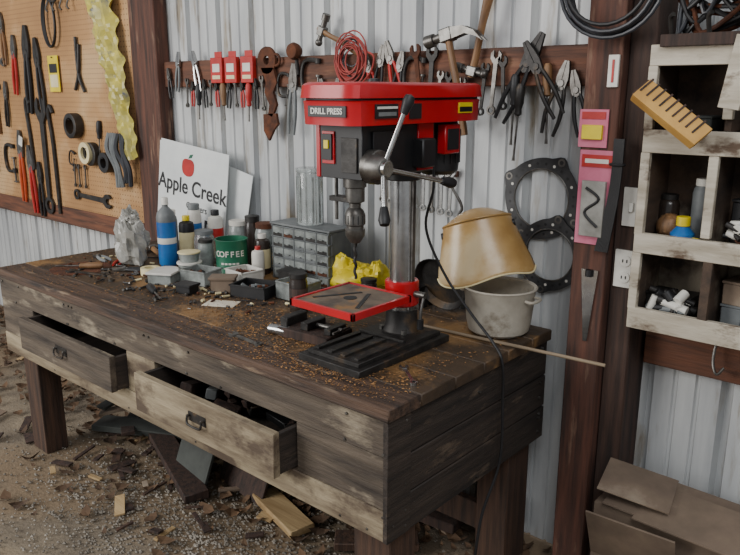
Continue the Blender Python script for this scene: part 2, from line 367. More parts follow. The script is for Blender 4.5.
    P=[(cx+.0022*cos(k*.9),q+.0022*sin(k*.9),1.17-k*.0045) for k in range(24)]
    b.tube(P,.0042,DKMETAL,raw=True)
    b.cyl((cx-.06,q-.01,1.36),(cx-.06,q-.01,1.23),.005,STEEL);b.bb(cx-.075,cx,q-.025,q+.01,1.283,1.297,DKMETAL)
    hx=-1.19;hy=1.42;hz=1.388
    b.cyl((-1.27,hy+.03,hz-.002),(-1.235,hy+.03,hz-.002),.045,STEEL,seg=30)
    b.cyl((-1.24,hy+.01,hz),(hx+.0,hy,hz),.034,STEEL,r2=.026,seg=28);b.cyl((hx-.004,hy,hz),(hx+.008,hy,hz),.02,CHROME)
    for (e) in[(-1.165,1.462,1.53),(-1.16,1.63,1.34),(-1.16,1.378,1.29)]:
        e=Vector(e);h=Vector((hx-.01,hy,hz));d=(e-h).normalized();b.cyl(h,e,.0065,CHROME,seg=14)
        b.lathe([(.001,0),(.01,.002),(.013,.02),(.0155,.035),(.012,.048),(.001,.052)],BLACK,Matrix.Translation(e-d*.01)@d.to_track_quat('Z','Y').to_matrix().to_4x4(),18)
    b.lathe([(.001,1.33),(.05,1.33),(.062,1.342),(.064,1.36),(.064,1.47),(.055,1.492),(.001,1.492)],BLACK,Matrix.Translation((cx,1.855,0)),32)
    for i in range(20):
        a=2*pi*i/20;b.box((cx+.065*cos(a),1.855+.065*sin(a),1.415),(.006,.004,.1),BLACK,rot=(0,0,a))
    b.box((cx+.07,1.81,1.44),(.03,.075,.085),RED);b.box((cx+.086,1.81,1.44),(.004,.055,.06),BLACK)
    b.bb(cx-.03,cx+.03,1.735,1.8,1.40,1.44,STEEL)
    b.box((cx+.088,1.66,1.41),(.05,.06,.08),BLACK)
    b.done(True)
    b=B('power_cord',(-1.0,1.7,ZT))
    b.tube([(-1.3,1.76,1.42),(-1.29,1.76,1.3),(-1.33,1.78,1.17),(-1.27,1.8,1.03),(-1.17,1.8,.925),(-1.075,1.78,.857),(-1.033,1.765,.81),(-1.028,1.77,.68),(-1.02,1.755,.5),(-1.03,1.68,.34),(-1.02,1.63,.14),(-1.0,1.6,.0),(-.96,1.7,.0)],.0042,BLACK,n=8)
    b.done(True)
press()
# ---------------------------------------------------------------- bench objects
def jar(name,x,y,r,h,m,lid=None,z=ZT,neck=.75,band=None):
    b=B(name,(x,y,z))
    b.lathe([(.001,.0),(r*.92,0),(r,.006),(r,h*.76),(r*.9,h*.84),(r*neck,h*.88),(r*neck,h*.93)]+([(.001,h*.93)]),m)
    if band:b.lathe([(r*1.01,h*.15),(r*1.02,h*.16),(r*1.02,h*.62),(r*1.01,h*.63)],band)
    if lid:
        b.lathe([(.001,h),(r*neck*1.02,h),(r*neck*1.08,h*.99),(r*neck*1.08,h*.89),(r*neck,h*.885)],lid)
    b.done()
def tub(name,x,y,w,d,h,m,rz=0,content=None,lid=None,z=ZT):
    b=B(name,(x,y,z));b.T=Matrix.Rotation(rz,4,'Z');t=.003
    b.bb(-w/2,w/2,-d/2,-d/2+t,0,h,m);b.bb(-w/2,w/2,d/2-t,d/2,0,h,m);b.bb(-w/2,-w/2+t,-d/2,d/2,0,h,m);b.bb(w/2-t,w/2,-d/2,d/2,0,h,m);b.bb(-w/2,w/2,-d/2,d/2,0,t,m)
    for s in(-1,1):
        b.box((0,s*d/2,h),(w+.008,.008,.005),m);b.box((s*w/2,0,h),(.008,d+.008,.005),m)
    if content:
        for i in range(22):b.box((U(-w*.36,w*.36),U(-d*.36,d*.36),U(.01,h*.8)),(U(.01,.035),U(.008,.02),U(.006,.02)),content if i%3 else RUST,rot=(U(0,1),U(0,1),U(0,3)))
    if lid:b.box((0,0,h+.005),(w+.012,d+.012,.008),lid)
    b.done()
def roundtub(name,x,y,r,h,m,lid,z=ZT):
    b=B(name,(x,y,z));b.lathe([(.001,0),(r*.85,0),(r,h),(.001,h)],m);b.lathe([(r*1.02,h*.88),(r*1.06,h*.9),(r*1.06,h*1.02),(r*.9,h*1.06),(.001,h*1.05)],lid);b.done()
b=B('propane_cylinder',(-2.75,1.79,ZT))
b.lathe([(.001,.0),(.034,0),(.04,.01),(.041,.04)],BLUE)
b.lathe([(.041,.04),(.041,.10)],BLUE);b.lathe([(.0412,.1),(.0415,.101),(.0415,.125),(.0412,.126)],WHITE);b.lathe([(.041,.126),(.041,.195)],BLUE);b.lathe([(.0412,.195),(.041,.215),(.036,.235),(.018,.255),(.013,.26),(.013,.27),(.001,.27)],GREYP)
b.lathe([(.001,.30),(.013,.30),(.015,.295),(.015,.27),(.018,.27)],WHITE);b.done()
jar('spray_can',-2.84,2.0,.033,.24,WHITE,GREYP,band=BLUE)
jar('spray_can',-2.93,1.93,.033,.21,GREYP,WHITE)
jar('glass_jar',-2.66,1.92,.045,.15,GLASS,GREYP,neck=.85)
jar('glass_jar',-2.56,2.035,.045,.19,CLEARP,WHITE,neck=.85)
jar('glass_jar',-2.38,2.035,.045,.2,CLEARP,RUST,neck=.85)
jar('glass_jar',-2.47,2.04,.035,.22,BROWNJ,DKMETAL,neck=.85)
jar('plastic_bottle',-2.32,1.965,.033,.17,BROWNJ,WHITE,neck=.5,band=CREAM)
jar('plastic_bottle',-2.72,2.03,.035,.22,WHITE,BLACK,neck=.5,band=REDP)
jar('glue_bottle',-2.285,1.91,.026,.13,WHITE,REDP,neck=.4)
jar('glass_jar',-2.57,1.86,.032,.13,CLEARP,DKMETAL,neck=.9)
jar('oil_bottle',-2.79,1.92,.035,.2,BLACK,YELLOW,neck=.45,band=CREAM)
jar('paint_can',-2.29,2.045,.04,.13,GREYP,GREYP,neck=.95,band=CREAM)
roundtub('round_tub',-2.55,1.76,.05,.05,CLEARP,WHITE)
roundtub('round_tub',-2.55,1.76,.045,.04,CLEARP,CREAM,z=ZT+.054)
roundtub('round_tub',-2.57,1.66,.045,.035,CREAM,WHITE)
b=B('tin_can',(-2.43,1.89,ZT));b.lathe([(.001,0),(.066,0),(.069,.003),(.066,.007),(.066,.138),(.069,.142),(.069,.147),(.064,.147),(.064,.02),(.001,.02)],GREEN,seg=36)
TT=Matrix.Rotation(radians(40),4,'Z')
for i,ch in enumerate('COFFEE'):
    b.text(ch,.034,WHITE,Matrix.Rotation(radians(44+(i-2.5)*19),4,'Z')@FACE(0,-.0672,.09),.0006)
for i in range(5):
    b.box((0,-.0665,.05),(.012,.001,.008),WHITE,T=Matrix.Rotation(radians(44+(i-2)*14),4,'Z'))
b.done()
b=B('plastic_bag',(-2.9,1.7,ZT));b.blob((0,0,.085),(.08,.06,.11),BAGM,.26,6,3,True);b.blob((.01,0,.2),(.03,.03,.04),BAGM,.4,7,3);b.flat=True;b.done()
b=B('yellow_plastic_bag',(-1.78,1.98,ZT));b.blob((0,0,.05),(.12,.08,.068),YELLOW,.16,5,9,True,40,26);b.blob((-.075,-.01,.09),(.045,.03,.055),YELLOW,.2,5,2);b.blob((.08,0,.085),(.04,.05,.05),YELLOW,.2,5,5);b.done(sharp=22)
b=B('parts_organizer',(-2.075,2.01,ZT));w,d,h=.33,.13,.225
b.bb(-w/2,w/2,-.05,.062,0,h,GREYP)
b.bb(-w/2-.004,w/2+.004,-.066,.064,h,h+.008,GREYP)
cols,rows=5,5
for i in range(cols):
    for j in range(rows):
        cw=(w-.016)/cols;ch=(h-.012)/rows;x=-w/2+.008+cw*(i+.5);z=.006+ch*(j+.5)
        b.box((x,-.056,z),(cw-.006,.014,ch-.007),CLEARP);b.box((x,-.066,z-.004),(.016,.01,.004),CLEARP)
        b.box((x,-.0635,z-.012),(cw-.014,.002,.012),random.choice([DKMETAL,RUST,GREYP,BLACK]))
for i in range(cols+1):b.box((-w/2+.008+(w-.016)/cols*i,-.052,h/2),(.004,.024,h),GREYP)
for j in range(rows+1):b.box((0,-.052,.006+(h-.012)/rows*j),(w,.024,.004),GREYP)
b.done()
b=B('clear_canister',(-2.085,2.02,ZT+.233));b.lathe([(.001,0),(.05,0),(.052,.004),(.052,.2),(.05,.205),(.054,.207),(.054,.222),(.001,.224)],GLASS)
for i in range(12):b.box((.053*cos(i*pi/6),.053*sin(i*pi/6),.1),(.003,.006,.18),CLEARP,rot=(0,0,i*pi/6))
b.done()
tub('plastic_tub',-2.39,1.70,.13,.1,.055,CLEARP,.2,DKMETAL)
tub('plastic_tub',-2.24,1.80,.12,.1,.06,WHITE,-.1,RUST)
tub('plastic_tub',-2.50,1.60,.1,.08,.04,CLEARP,.5,None,WHITE)
tub('black_tray',-2.08,1.72,.15,.11,.045,BLACK,.3,GREYP)
tub('plastic_tub',-1.93,1.80,.13,.11,.065,CLEARP,0,LIGHTWOOD)
tub('metal_box',-2.06,1.89,.09,.06,.06,DKMETAL,.05,None,DKMETAL)
tub('small_carton',-2.22,1.68,.09,.06,.05,CARD,.7,None,CARD);tub('small_carton',-2.3,1.57,.07,.05,.03,BLACK,.2,None,BLACK)
jar('dark_jar',-1.80,1.68,.032,.14,BROWNJ,DKMETAL,neck=.9,band=DARKPOST)
jar('glass_jar',-1.67,1.9,.03,.1,BROWNJ,DKMETAL,neck=.9)
b=B('steel_pan',(-1.42,2.0,ZT+.11));T=Matrix.Rotation(radians(-70),4,'X');b.lathe([(.001,0),(.085,0),(.1,-.02),(.103,-.02),(.088,.004),(.001,.004)],DKMETAL,T);b.done()
tub('metal_box',-1.56,2.01,.12,.09,.08,DKMETAL,.1,DKMETAL)
b=B('paper_note',(-2.08,1.56,ZT));b.T=Matrix.Rotation(.5,4,'Z');b.box((0,0,.002),(.12,.075,.002),PAPER);b.done()
b=B('tape_roll',(-2.66,1.64,ZT));b.lathe([(.04,0),(.04,.03),(.024,.03),(.024,0),(.04,0)],CREAM);b.done()
n=48
b=B('circular_saw_blade',(-2.98,1.5,ZT+.001));T=Matrix.Rotation(pi/2,4,'X')
P=[(.13*(1 if i%2 else .94)*cos(2*pi*i/n),.13*(1 if i%2 else .94)*sin(2*pi*i/n)) for i in range(n)]
b.plate(P,.002,RUST,T,inner=circ(0,0,.014,n));b.done()
b=B('drill_press_vise',(-1.57,1.53,ZT));b.T=Matrix.Rotation(.1,4,'Z')
b.bb(-.1,.1,-.065,.065,0,.03,DARKPOST);b.bb(-.1,-.07,-.05,.05,.03,.06,DKMETAL);b.bb(-.02,.01,-.045,.045,.03,.055,DKMETAL);b.bb(.07,.095,-.04,.04,.03,.05,DKMETAL);b.cyl((0,0,.04),(.11,0,.04),.007,STEEL);b.cyl((.105,-.04,.04),(.105,.04,.04),.004,STEEL);b.done()
b=B('steel_bushing',(-1.66,1.46,ZT));b.cyl((-.04,0,.016),(.03,.015,.016),.016,CHROME);b.cyl((.03,.015,.016),(.055,.02,.016),.009,STEEL);b.done()
b=B('enamel_pot',(-1.165,1.955,ZT))
b.lathe([(.001,.003),(.085,.003),(.096,.012),(.102,.04),(.112,.14),(.118,.15),(.114,.154),(.106,.148),(.098,.05),(.088,.02),(.001,.016)],POT,seg=40)
for s in(-1,1):b.tube([(s*.108,-.03,.125),(s*.13,-.025,.123),(s*.13,.025,.123),(s*.108,.03,.125)],.005,POT)
b.done()
def shield():
    b=B('face_shield',(-1.25,1.965,1.10));nu,nv=28,18
    T=Matrix.Rotation(radians(30),4,'Z')@Matrix.Rotation(radians(-14),4,'Y')@Matrix.Rotation(radians(-16),4,'X')
    def grid(f,m):
        vs=[];fs=[]
        for j in range(nv+1):
            for i in range(nu+1):vs.append(f(-1+2*i/nu,j/nv))
        for j in range(nv):
            for i in range(nu):a=j*(nu+1)+i;fs.append([a,a+1,a+nu+2,a+nu+1])
        b.add(vs,fs,m,T)
    def f(u,v):
        w=.11+.05*v-.02*max(0,v-.8);a=u*radians(80)
        return (w*sin(a)*1.02,-.1*cos(a)*(.9+.15*v)+.03,.08-.2*v+.03*v*v*u**6+.008*sin(u*5)*v)
    def g(u,v):
        a=u*radians(80);k=1-v;return (.11*sin(a)*1.02*k,(-.1*cos(a)*.9)*k+.03+.02*v,.08+.045*sin(v*pi/2))
    grid(f,AMBER);grid(g,AMBER)
    b.tube([(.112*sin(a*radians(8)),-.094*cos(a*radians(8))+.03,.078) for a in range(-10,11)],.004,AMBER,T=T)
    b.tube([f(-1+i/10,1) for i in range(21)],.003,CREAM,T=T)
    for s in(-1,1):b.cyl((s*.09,0.01,.05),(s*.12,0.01,.05),.012,BLACK,T=T)
    o=b.done(sharp=60);md=o.modifiers.new('thick','SOLIDIFY');md.thickness=.002
shield()
b=B('bent_steel_rod',(-1.42,2.06,ZT));b.tube([(0,0,0),(.0,.02,.3),(.01,.03,.36),(-.03,.03,.42),(-.05,.03,.46)],.0055,STEEL);b.torus((-.052,.03,.475),.014,.004,STEEL);b.done()
b=B('wooden_dowel',(-1.1,1.845,ZT+.006));b.cyl((-.32,-.025,0),(.33,.03,.0),.0052,GREYWOOD,seg=10);b.done()
# ---------------------------------------------------------------- tools
def pliers(name,x,y,z,L,ang,hm,jm=STEEL,sp=.2,jaw=1.0,r=.0075,T=None):
    b=B(name,(x,y,z),ang)
    if T is not None:b.M=T
    k=L/.13
    for s in(-1,1):
        b.tube([(s*.005*k,0,0),(s*sp*L*.45,0,-.22*L),(s*sp*L*.65,0,-.6*L),(s*sp*L*.5,0,-L)],[r*.7*k**.5,r*k**.5,r*1.05*k**.5,r*.8*k**.5],hm,flat=.8)
        b.plate([(0,-.02*k),(s*.013*k,-.012*k),(s*.016*k,.012*k),(s*.013*k,.03*k*jaw),(s*.006*k,.055*k*jaw),(s*.001,.055*k*jaw),(s*.001,.01*k)],.011,jm)
    b.cyl((0,-.009,0),(0,.009,0),.01*k**.5,jm);return b.done()
def wrench(name,x,y,z,L,ang,m=STEEL,T=None):
    b=B(name,(x,y,z),ang);k=L/.18
    if T is not None:b.M=T
    w=.0075*k
    b.plate([(-w*.8,-L*.42),(w*.8,-L*.42),(w,L*.4),(-w,L*.4)],.006,m)
    n=20;b.plate(circ(0,-L*.47,.0155*k,n),.009,m,inner=circ(0,-L*.47,.009*k,n))
    c=L*.45
    b.plate([(-w,c-.02*k),(w,c-.02*k),(.019*k,c-.004*k),(.02*k,c+.012*k),(.011*k,c+.022*k),(.0085*k,c+.02*k),(.0085*k,c+.003*k),(0,c-.004*k),(-.0085*k,c+.003*k),(-.0085*k,c+.02*k),(-.011*k,c+.022*k),(-.02*k,c+.012*k),(-.019*k,c-.004*k)],.009,m)
    return b.done()
def screwdriver(name,x,y,z,L,ang,hm,T=None):
    b=B(name,(x,y,z),ang)
    if T is not None:b.M=T
    b.lathe([(.001,0),(.009,-.001),(.0145,-.012),(.015,-.06),(.0105,-.08),(.012,-.095),(.006,-.1),(.001,-.1)],hm,seg=10);b.cyl((0,0,-.098),(0,0,-L),.0035,STEEL,seg=10);b.plate([(-.004,-L+.012),(.004,-L+.012),(.0055,-L-.004),(-.0055,-L-.004)],.0015,STEEL);return b.done()
def hammer(name,x,y,z,L,ang,flip=1,ball=False,T=None,s0=1):
    b=B(name,(x,y,z),ang)
    if T is not None:b.M=T
    b.tube([(0,0,.02),(0,0,-.06),(.002,0,-L*.5),(.0,0,-L*.8),(-.002,0,-L)],[.0135*s0,.0115*s0,.0125*s0,.0175,.0155],HANDLE,seg=12,flat=.75)
    b.T=Matrix.Scale(s0,4)
    f=flip
    b.box((0,0,0),(.036,.03,.032),STEEL)
    b.cyl((f*.015,0,0),(f*.042,0,0),.011,STEEL);b.cyl((f*.04,0,0),(f*.066,0,0),.0155,STEEL,r2=.0165)
    if ball:
        b.cyl((-f*.015,0,0),(-f*.035,0,0),.01,STEEL);b.blob((-f*.045,0,0),(.0145,.0145,.0145),STEEL,0,1)
    else:
        for s in(-1,1):b.plate([(-f*.01,.015),(-f*.05,.008),(-f*.08,-.012),(-f*.1,-.042),(-f*.085,-.028),(-f*.055,-.012),(-f*.01,-.014)],.009,STEEL,y=s*.0085)
    return b.done()
def cclamp(name,x,y,z,s,ang,m=DKMETAL):
    b=B(name,(x,y,z),ang)
    P=[(.05,.06),(-.02,.065),(-.045,.03),(-.045,-.03),(-.02,-.065),(.05,-.06)]
    b.tube([(p[0]*s,0,p[1]*s) for p in P],.008*s,m,flat=1.2);b.cyl((.045*s,0,.05*s),(.045*s,0,.07*s),.012*s,m)
    b.cyl((.045*s,0,.0),(.045*s,0,-.12*s),.005*s,STEEL);b.cyl((.045*s,0,-.07*s),(.045*s,0,-.048*s),.012*s,m);b.cyl((.045*s,0,0),(.045*s,0,.008*s),.011*s,STEEL);b.cyl((.02*s,0,-.115*s),(.07*s,0,-.115*s),.003*s,STEEL);return b.done()
GY=2.118
pliers('locking_pliers',-3.06,GY,1.70,.13,.15,GREYP,CHROME,.16)
pliers('locking_pliers',-2.93,GY,1.70,.13,-.2,CHROME,CHROME,.2)
pliers('pliers',-3.14,GY,1.64,.1,-.1,BLACK,STEEL)
for i,x in enumerate([-2.76,-2.66,-2.55]):
    b=B('drill_bit_pack',(x,GY+.001,1.665));b.box((0,0,0),(.082,.022,.11),REDP);b.box((0,-.0115,.01),(.05,.002,.035),WHITE);b.box((0,-.0115,-.03),(.055,.002,.016),CREAM);b.box((0,.004,.065),(.05,.003,.03),REDP);b.done()
for i in range(13):
    x=-3.0+i*.045
    k=i%4
    if k==0:wrench('combination_wrench',x,GY,1.565,U(.1,.14),U(-.1,.1),STEEL)
    elif k==1:pliers('side_cutters',x,GY,1.585,.08,U(-.1,.1),random.choice([BLACK,REDP,BLACK]),DKMETAL)
    elif k==2:screwdriver('screwdriver',x,GY,1.61,.16,U(-.06,.06),random.choice([BLACK,HANDLE,REDP]))
    else:pliers('pliers',x,GY,1.59,.09,U(-.1,.1),BLACK,DKMETAL)
b=B('rusty_bracket',(-2.42,GY-.004,1.67))
b.plate(circ(0,.03,.055,24),.012,RUST,inner=circ(0,.03,.018,24))
b.plate([(-.035,.0),(.04,0),(.06,-.06),(.035,-.1),(.055,-.15),(.025,-.2),(.0,-.19),(.01,-.15),(-.018,-.1),(-.008,-.06)],.012,RUST)
b.plate([(-.03,-.19),(.05,-.185),(.06,-.23),(.035,-.25),(.0,-.3),(-.03,-.26)],.012,RUST)
b.torus((.055,0,.03),.022,.006,RUST);b.done()
pliers('tongue_and_groove_pliers',-2.27,GY,1.6,.2,.1,GREYP,STEEL,.15)
b=B('wooden_knob',(-2.24,GY-.01,1.73));b.lathe([(.001,.03),(.028,.026),(.034,.012),(.03,-.004),(.02,-.018),(.001,-.02)],RUST,RY90);b.cyl((0,.0,0),(0,.01,-.09),.008,DKMETAL);b.done()
cclamp('c_clamp',-2.17,GY,1.63,1.0,0)
pliers('slip_joint_pliers',-2.1,GY,1.56,.15,-.1,BLACK)
cclamp('c_clamp',-2.33,GY,1.60,.7,.1)
b=B('wire_coil',(-1.93,GY-.01,1.70))
for i in range(16):
    P=[];R=U(.04,.08);ox,oz=U(-.02,.02),U(-.03,.02)
    for k in range(24):
        a=2*pi*k/24;P.append((ox+R*cos(a)*U(.97,1.03),-.012*(i%4)/2,oz+R*sin(a)*1.15))
    b.tube(P,.0028,ROPE if i%4 else HOSE,closed=True,raw=True,seg=6)
b.tube([(.06,-.01,.02),(.11,-.01,0),(.1,-.01,-.05),(.06,-.01,-.09)],.0035,ROPE);b.done()
hammer('tack_hammer',-2.1,GY,1.80,.22,-1.15,1,True)
for x,z,L,a,m in[(-2.02,1.57,.13,.1,BLACK),(-1.86,1.66,.13,-.35,REDP),(-1.80,1.68,.14,.2,BLACK),(-1.755,1.69,.15,-.3,REDP),(-1.71,1.66,.13,.25,BLACK)]:pliers('pliers',x,GY-.002,z,L,a,m)
cclamp('c_clamp',-1.65,GY,1.63,.9,.1,DKMETAL)
wrench('adjustable_wrench',-1.575,GY,1.6,.22,.05,DKMETAL)
wrench('pipe_wrench',-1.62,GY-.012,1.62,.2,-.15,RUST)
hammer('claw_hammer',-1.475,GY-.045,1.755,.33,radians(-14),-1,s0=1.35)
hammer('ball_peen_hammer',-1.395,GY-.012,1.64,.3,radians(193),1,True,s0=1.0)
for i,(x,z,L,a) in enumerate([(-1.54,1.57,.13,.15),(-1.5,1.56,.14,.05),(-1.44,1.54,.14,.0),(-1.36,1.58,.15,.1),(-1.32,1.6,.18,.08),(-1.285,1.6,.15,-.05)]):wrench('combination_wrench',x,GY,z,L,a,DKMETAL if i%2 else STEEL)
pliers('tin_snips',-1.2,GY,1.66,.2,radians(28),BLACK,DKMETAL,.18,1.2)
pliers('tin_snips',-1.16,GY-.015,1.65,.17,radians(-30),DKMETAL,DKMETAL,.2,1.2)
screwdriver('screwdriver',-1.24,GY,1.63,.22,.03,BLACK)
screwdriver('wood_chisel',-1.13,GY,1.66,.24,-.04,HANDLE)
pliers('needle_nose_pliers',-1.08,GY,1.6,.16,radians(14),DKMETAL,STEEL,.25)
pliers('pliers',-1.03,GY,1.58,.14,radians(-12),BLACK,STEEL,.2)
screwdriver('screwdriver',-1.22,GY,1.6,.24,.06,DKMETAL)
b=B('wrench_rack',(-1.62,2.16,1.29));b.bb(-.22,.14,-.008,.01,-.008,.012,REDWOOD)
b.done()
for i in range(9):wrench('combination_wrench',-1.82+i*.04,2.148,1.225,.11+.006*i,U(-.05,.05),CHROME if i%3 else STEEL)
def gasket(x,z,ro,ri,y,ang,n=72,lobes=4):
    b=B('engine_gasket',(x,y,z),ang);out=[]
    for i in range(n):
        a=2*pi*i/n;r=ro*(1+.15*max(0,cos(lobes*a))**4-.02*max(0,-cos(lobes*a)));out.append((r*cos(a),r*sin(a)))
    b.plate(out,.004,GASK,inner=circ(0,0,ri,n))
    for i in range(lobes):
        a=i*2*pi/lobes;b.plate(circ(ro*1.02*cos(a),ro*1.02*sin(a),.013,12),.0052,STEEL,inner=circ(ro*1.02*cos(a),ro*1.02*sin(a),.007,12))
    for i in range(24):
        a=2*pi*(i+.5)/24;rr=(ro*.98+ri)/2;b.cyl((rr*cos(a),-.0025,rr*sin(a)),(rr*cos(a),-.0015,rr*sin(a)),.005,WHITE if i%3==0 else BLACK,seg=8)
    b.tube([(ri*cos(t/40*2*pi),-.001,ri*sin(t/40*2*pi)) for t in range(40)],.0028,STEEL,closed=True,raw=True);b.done()
gasket(-1.15,1.235,.135,.098,2.162,.5);gasket(-1.105,1.055,.12,.086,2.156,.2)
def sign(x,z,w,h,y,ang,top):
    b=B('farm_sign',(x,y,z));b.M=Matrix.Translation((x,y,z))@Matrix.Rotation(ang,4,'Y')@Matrix.Rotation(radians(-3),4,'X')
    b.box((0,0,0),(w,.004,h),SIGNW)
    if top:
        P=[];n=40
        for i in range(n):
            t=2*pi*i/n;P.append((.05*(sin(t)*(1.05+.1*cos(2*t))),.046*(cos(t)*.9+.18*abs(sin(t))*(1 if cos(t)>0 else .2))))
        b.plate([(p[0]-.03,p[1]+.13) for p in P],.002,REDP,y=-.003)
        b.plate([(-.03,.175),(-.018,.195),(.005,.2),(-.005,.182)],.002,GREEN,y=-.003)
        b.text('Apple Creek',.104,BLACK,FACE(.0,-.003,.035),.0014);b.text('Growers',.045,BLACK,FACE(.05,-.003,-.05))
        b.text('D',.13,BLACK,FACE(.16,-.003,-.145),.002)
    b.done()
sign(-2.97,1.085,.54,.48,2.082,radians(6),True);sign(-2.81,1.05,.42,.4,2.125,radians(11),False)
# ---------------------------------------------------------------- pegboard tools
PY=2.085
def roll(name,x,z,r,ri,m,d=.045):
    b=B(name,(x,PY-.015,z));b.lathe([(r,0),(r,d),(r*.98,d+.001),(ri,d+.001),(ri,0),(r,0)],m,Matrix.Translation((0,.02,0))@RY90);b.cyl((0,.03,ri*.8),(0,-.03,ri*.8),.003,STEEL);b.done()
roll('tape_roll',-4.03,1.385,.07,.045,DKMETAL);roll('tape_roll',-3.9,1.24,.06,.035,CREAM);roll('tape_roll',-3.87,1.235,.065,.04,DKMETAL,.03);roll('tape_roll',-3.7,1.2,.055,.03,BLACK)
b=B('yellow_tag',(-4.23,PY,1.67));b.box((0,0,0),(.12,.004,.2),YELLOW);b.box((0,-.003,.03),(.09,.001,.05),BLACK);b.box((0,-.003,-.04),(.09,.001,.07),CREAM);b.cyl((0,.014,.09),(0,-.01,.09),.004,STEEL);b.done()
b=B('hanging_package',(-3.62,PY-.02,1.75));vs=[];fs=[];nu,nv=14,60
for j in range(nv+1):
    v=j/nv;z=.5-v*1.02;w=.15*(1-.6*v)+.01*noise.noise(Vector((v*14,0,0)));cx=-.08+.26*v
    for i in range(nu+1):
        u=-1+2*i/nu;vs.append((cx+u*w,-.035*noise.noise(Vector((u*3,v*16,1)))-.02*cos(u*1.5),z+.02*u*u))
for j in range(nv):
    for i in range(nu):a=j*(nu+1)+i;fs.append([a,a+1,a+nu+2,a+nu+1])
b.add(vs,fs,YELLOWPK);b.done(sharp=12)
pliers('bolt_cutters',-4.55,PY,1.80,.36,.08,BLACK,DKMETAL,.12,1.0,.009)
pliers('tin_snips',-4.42,PY,1.75,.3,-.06,BLACK,DKMETAL,.14)
pliers('pliers',-4.72,PY,1.8,.25,.1,REDP,STEEL,.15);pliers('pliers',-4.85,PY,1.95,.22,0,HANDLE,STEEL,.15)
pliers('pliers',-4.78,PY,1.2,.32,.05,ORANGE,STEEL,.12);pliers('pliers',-4.66,PY,1.12,.3,-.05,REDP,STEEL,.13);pliers('pliers',-4.55,PY,1.05,.24,.02,BLACK,DKMETAL,.16)
wrench('pipe_wrench',-4.45,PY,1.18,.62,.02,DKMETAL)
b=B('pry_bar',(-4.33,PY,1.35));b.tube([(0.03,0,.1),(0,0,.14),(-.02,0,.08),(0,0,-.1),(.0,0,-.5)],.011,DKMETAL);b.done()
b=B('pry_bar',(-4.62,PY,1.4));b.tube([(0.04,0,.1),(0,0,.13),(-.02,0,.08),(0,0,-.1),(.01,0,-.3)],.011,DKMETAL);b.done()
b=B('hanging_rope_loop',(-4.2,PY-.01,1.95))
for i in range(3):b.torus((0,-.004*i,0),.09,.006,BLACK,sx=.7+.05*i,sz=1.5)
b.done()
b=B('strap_bundle',(-3.53,PY-.02,1.2))
for i in range(6):b.tube([(-.1+i*.03,-.01,.16),(-.08+i*.03+U(-.02,.02),-.03,.08),(-.06+i*.03+U(-.02,.02),-.02,-.02),(-.05+i*.025,-.01,-.08-U(0,.05))],.012,random.choice([BLACK,HOSE,GREYP]),seg=6)
b.done()
wrench('adjustable_wrench',-3.93,PY,.985,.36,pi/2+.03,DKMETAL)
hammer('ball_peen_hammer',-5.05,PY,1.6,.3,0,1,True);wrench('combination_wrench',-5.0,PY,1.75,.25,pi/2,STEEL)
screwdriver('screwdriver',-5.15,PY,1.35,.3,0,REDP);cclamp('c_clamp',-4.95,PY,1.15,1.3,0)
for x in(-4.1,-4.05,-3.98):wrench('combination_wrench',x,PY,1.1,.12,U(-.1,.1),STEEL)
b=B('tin_shears',(-3.95,PY,1.72));b.tube([(0,0,.14),(.0,0,-.05),(.05,0,-.15)],.009,DKMETAL);b.tube([(0.03,0,.1),(.0,0,-.05),(-.05,0,-.14)],.009,DKMETAL);b.done()
b=B('wire_hook_rack',(-4.0,PY-.004,2.08));b.tube([(-.25,0,.0),(-.1,-.02,-.03),(.0,-.01,.02),(.1,0,.0)],.006,DKMETAL)
for i in range(4):b.tube([(-.2+i*.08,0,-.01),(-.2+i*.08,-.02,-.06),(-.18+i*.08,-.02,-.08)],.005,STEEL)
b.done()
cclamp('c_clamp',-4.12,PY,1.2,.6,.3);pliers('slip_joint_pliers',-4.9,PY,1.55,.2,.1,DKMETAL,STEEL,.15);screwdriver('screwdriver',-3.78,PY,1.42,.2,.1,BLACK)
b=B('paper_tag',(-4.72,PY-.02,1.27));b.box((0,0,0),(.05,.002,.06),WHITE,rot=(0,.3,0));b.done()
# ---------------------------------------------------------------- right post objects
b=B('blister_pack',(-.912,1.997,1.475));b.box((0,0,0),(.085,.004,.105),PINK);b.box((0,-.006,-.01),(.06,.012,.04),YELLOW);b.box((0,-.003,.036),(.07,.002,.02),REDP);b.done()
b=B('blister_pack',(-.893,1.997,1.28));b.box((0,0,0),(.105,.004,.27),PINK);b.box((0,-.009,-.03),(.07,.014,.16),BAGM);b.box((0,-.003,.105),(.09,.002,.035),REDP);b.box((0,-.0045,.105),(.07,.001,.012),WHITE);b.tube([(-.02,-.018,.03),(.02,-.018,0),(-.02,-.018,-.04),(.02,-.018,-.08)],.004,BLACK);b.done()
b=B('zip_tie_bundle',(-.84,1.99,1.3))
for i in range(10):b.tube([(-.004+i*.003,0,.15),(-.005+i*.003,-.006,0),(-.035+i*.004,-.004,-.17)],.0028,BLACK,seg=5)
b.torus((0.01,-.003,.08),.02,.004,BLACK,'Z',sx=1,sz=.5);b.done()
b=B('light_switch',(-.795,2.031,1.26));b.box((0,0,0),(.052,.008,.11),WHITE);b.box((0,-.006,0),(.012,.01,.026),WHITE);b.done()
b=B('wall_outlet',(-.80,2.031,1.08));b.box((0,0,0),(.062,.008,.11),WHITE)
for s in(-1,1):
    b.cyl((0,-.007,s*.024),(0,-.003,s*.024),.017,WHITE);b.box((-.006,-.0075,s*.024),(.003,.002,.009),BLACK);b.box((.006,-.0075,s*.024),(.003,.002,.009),BLACK)
b.done()
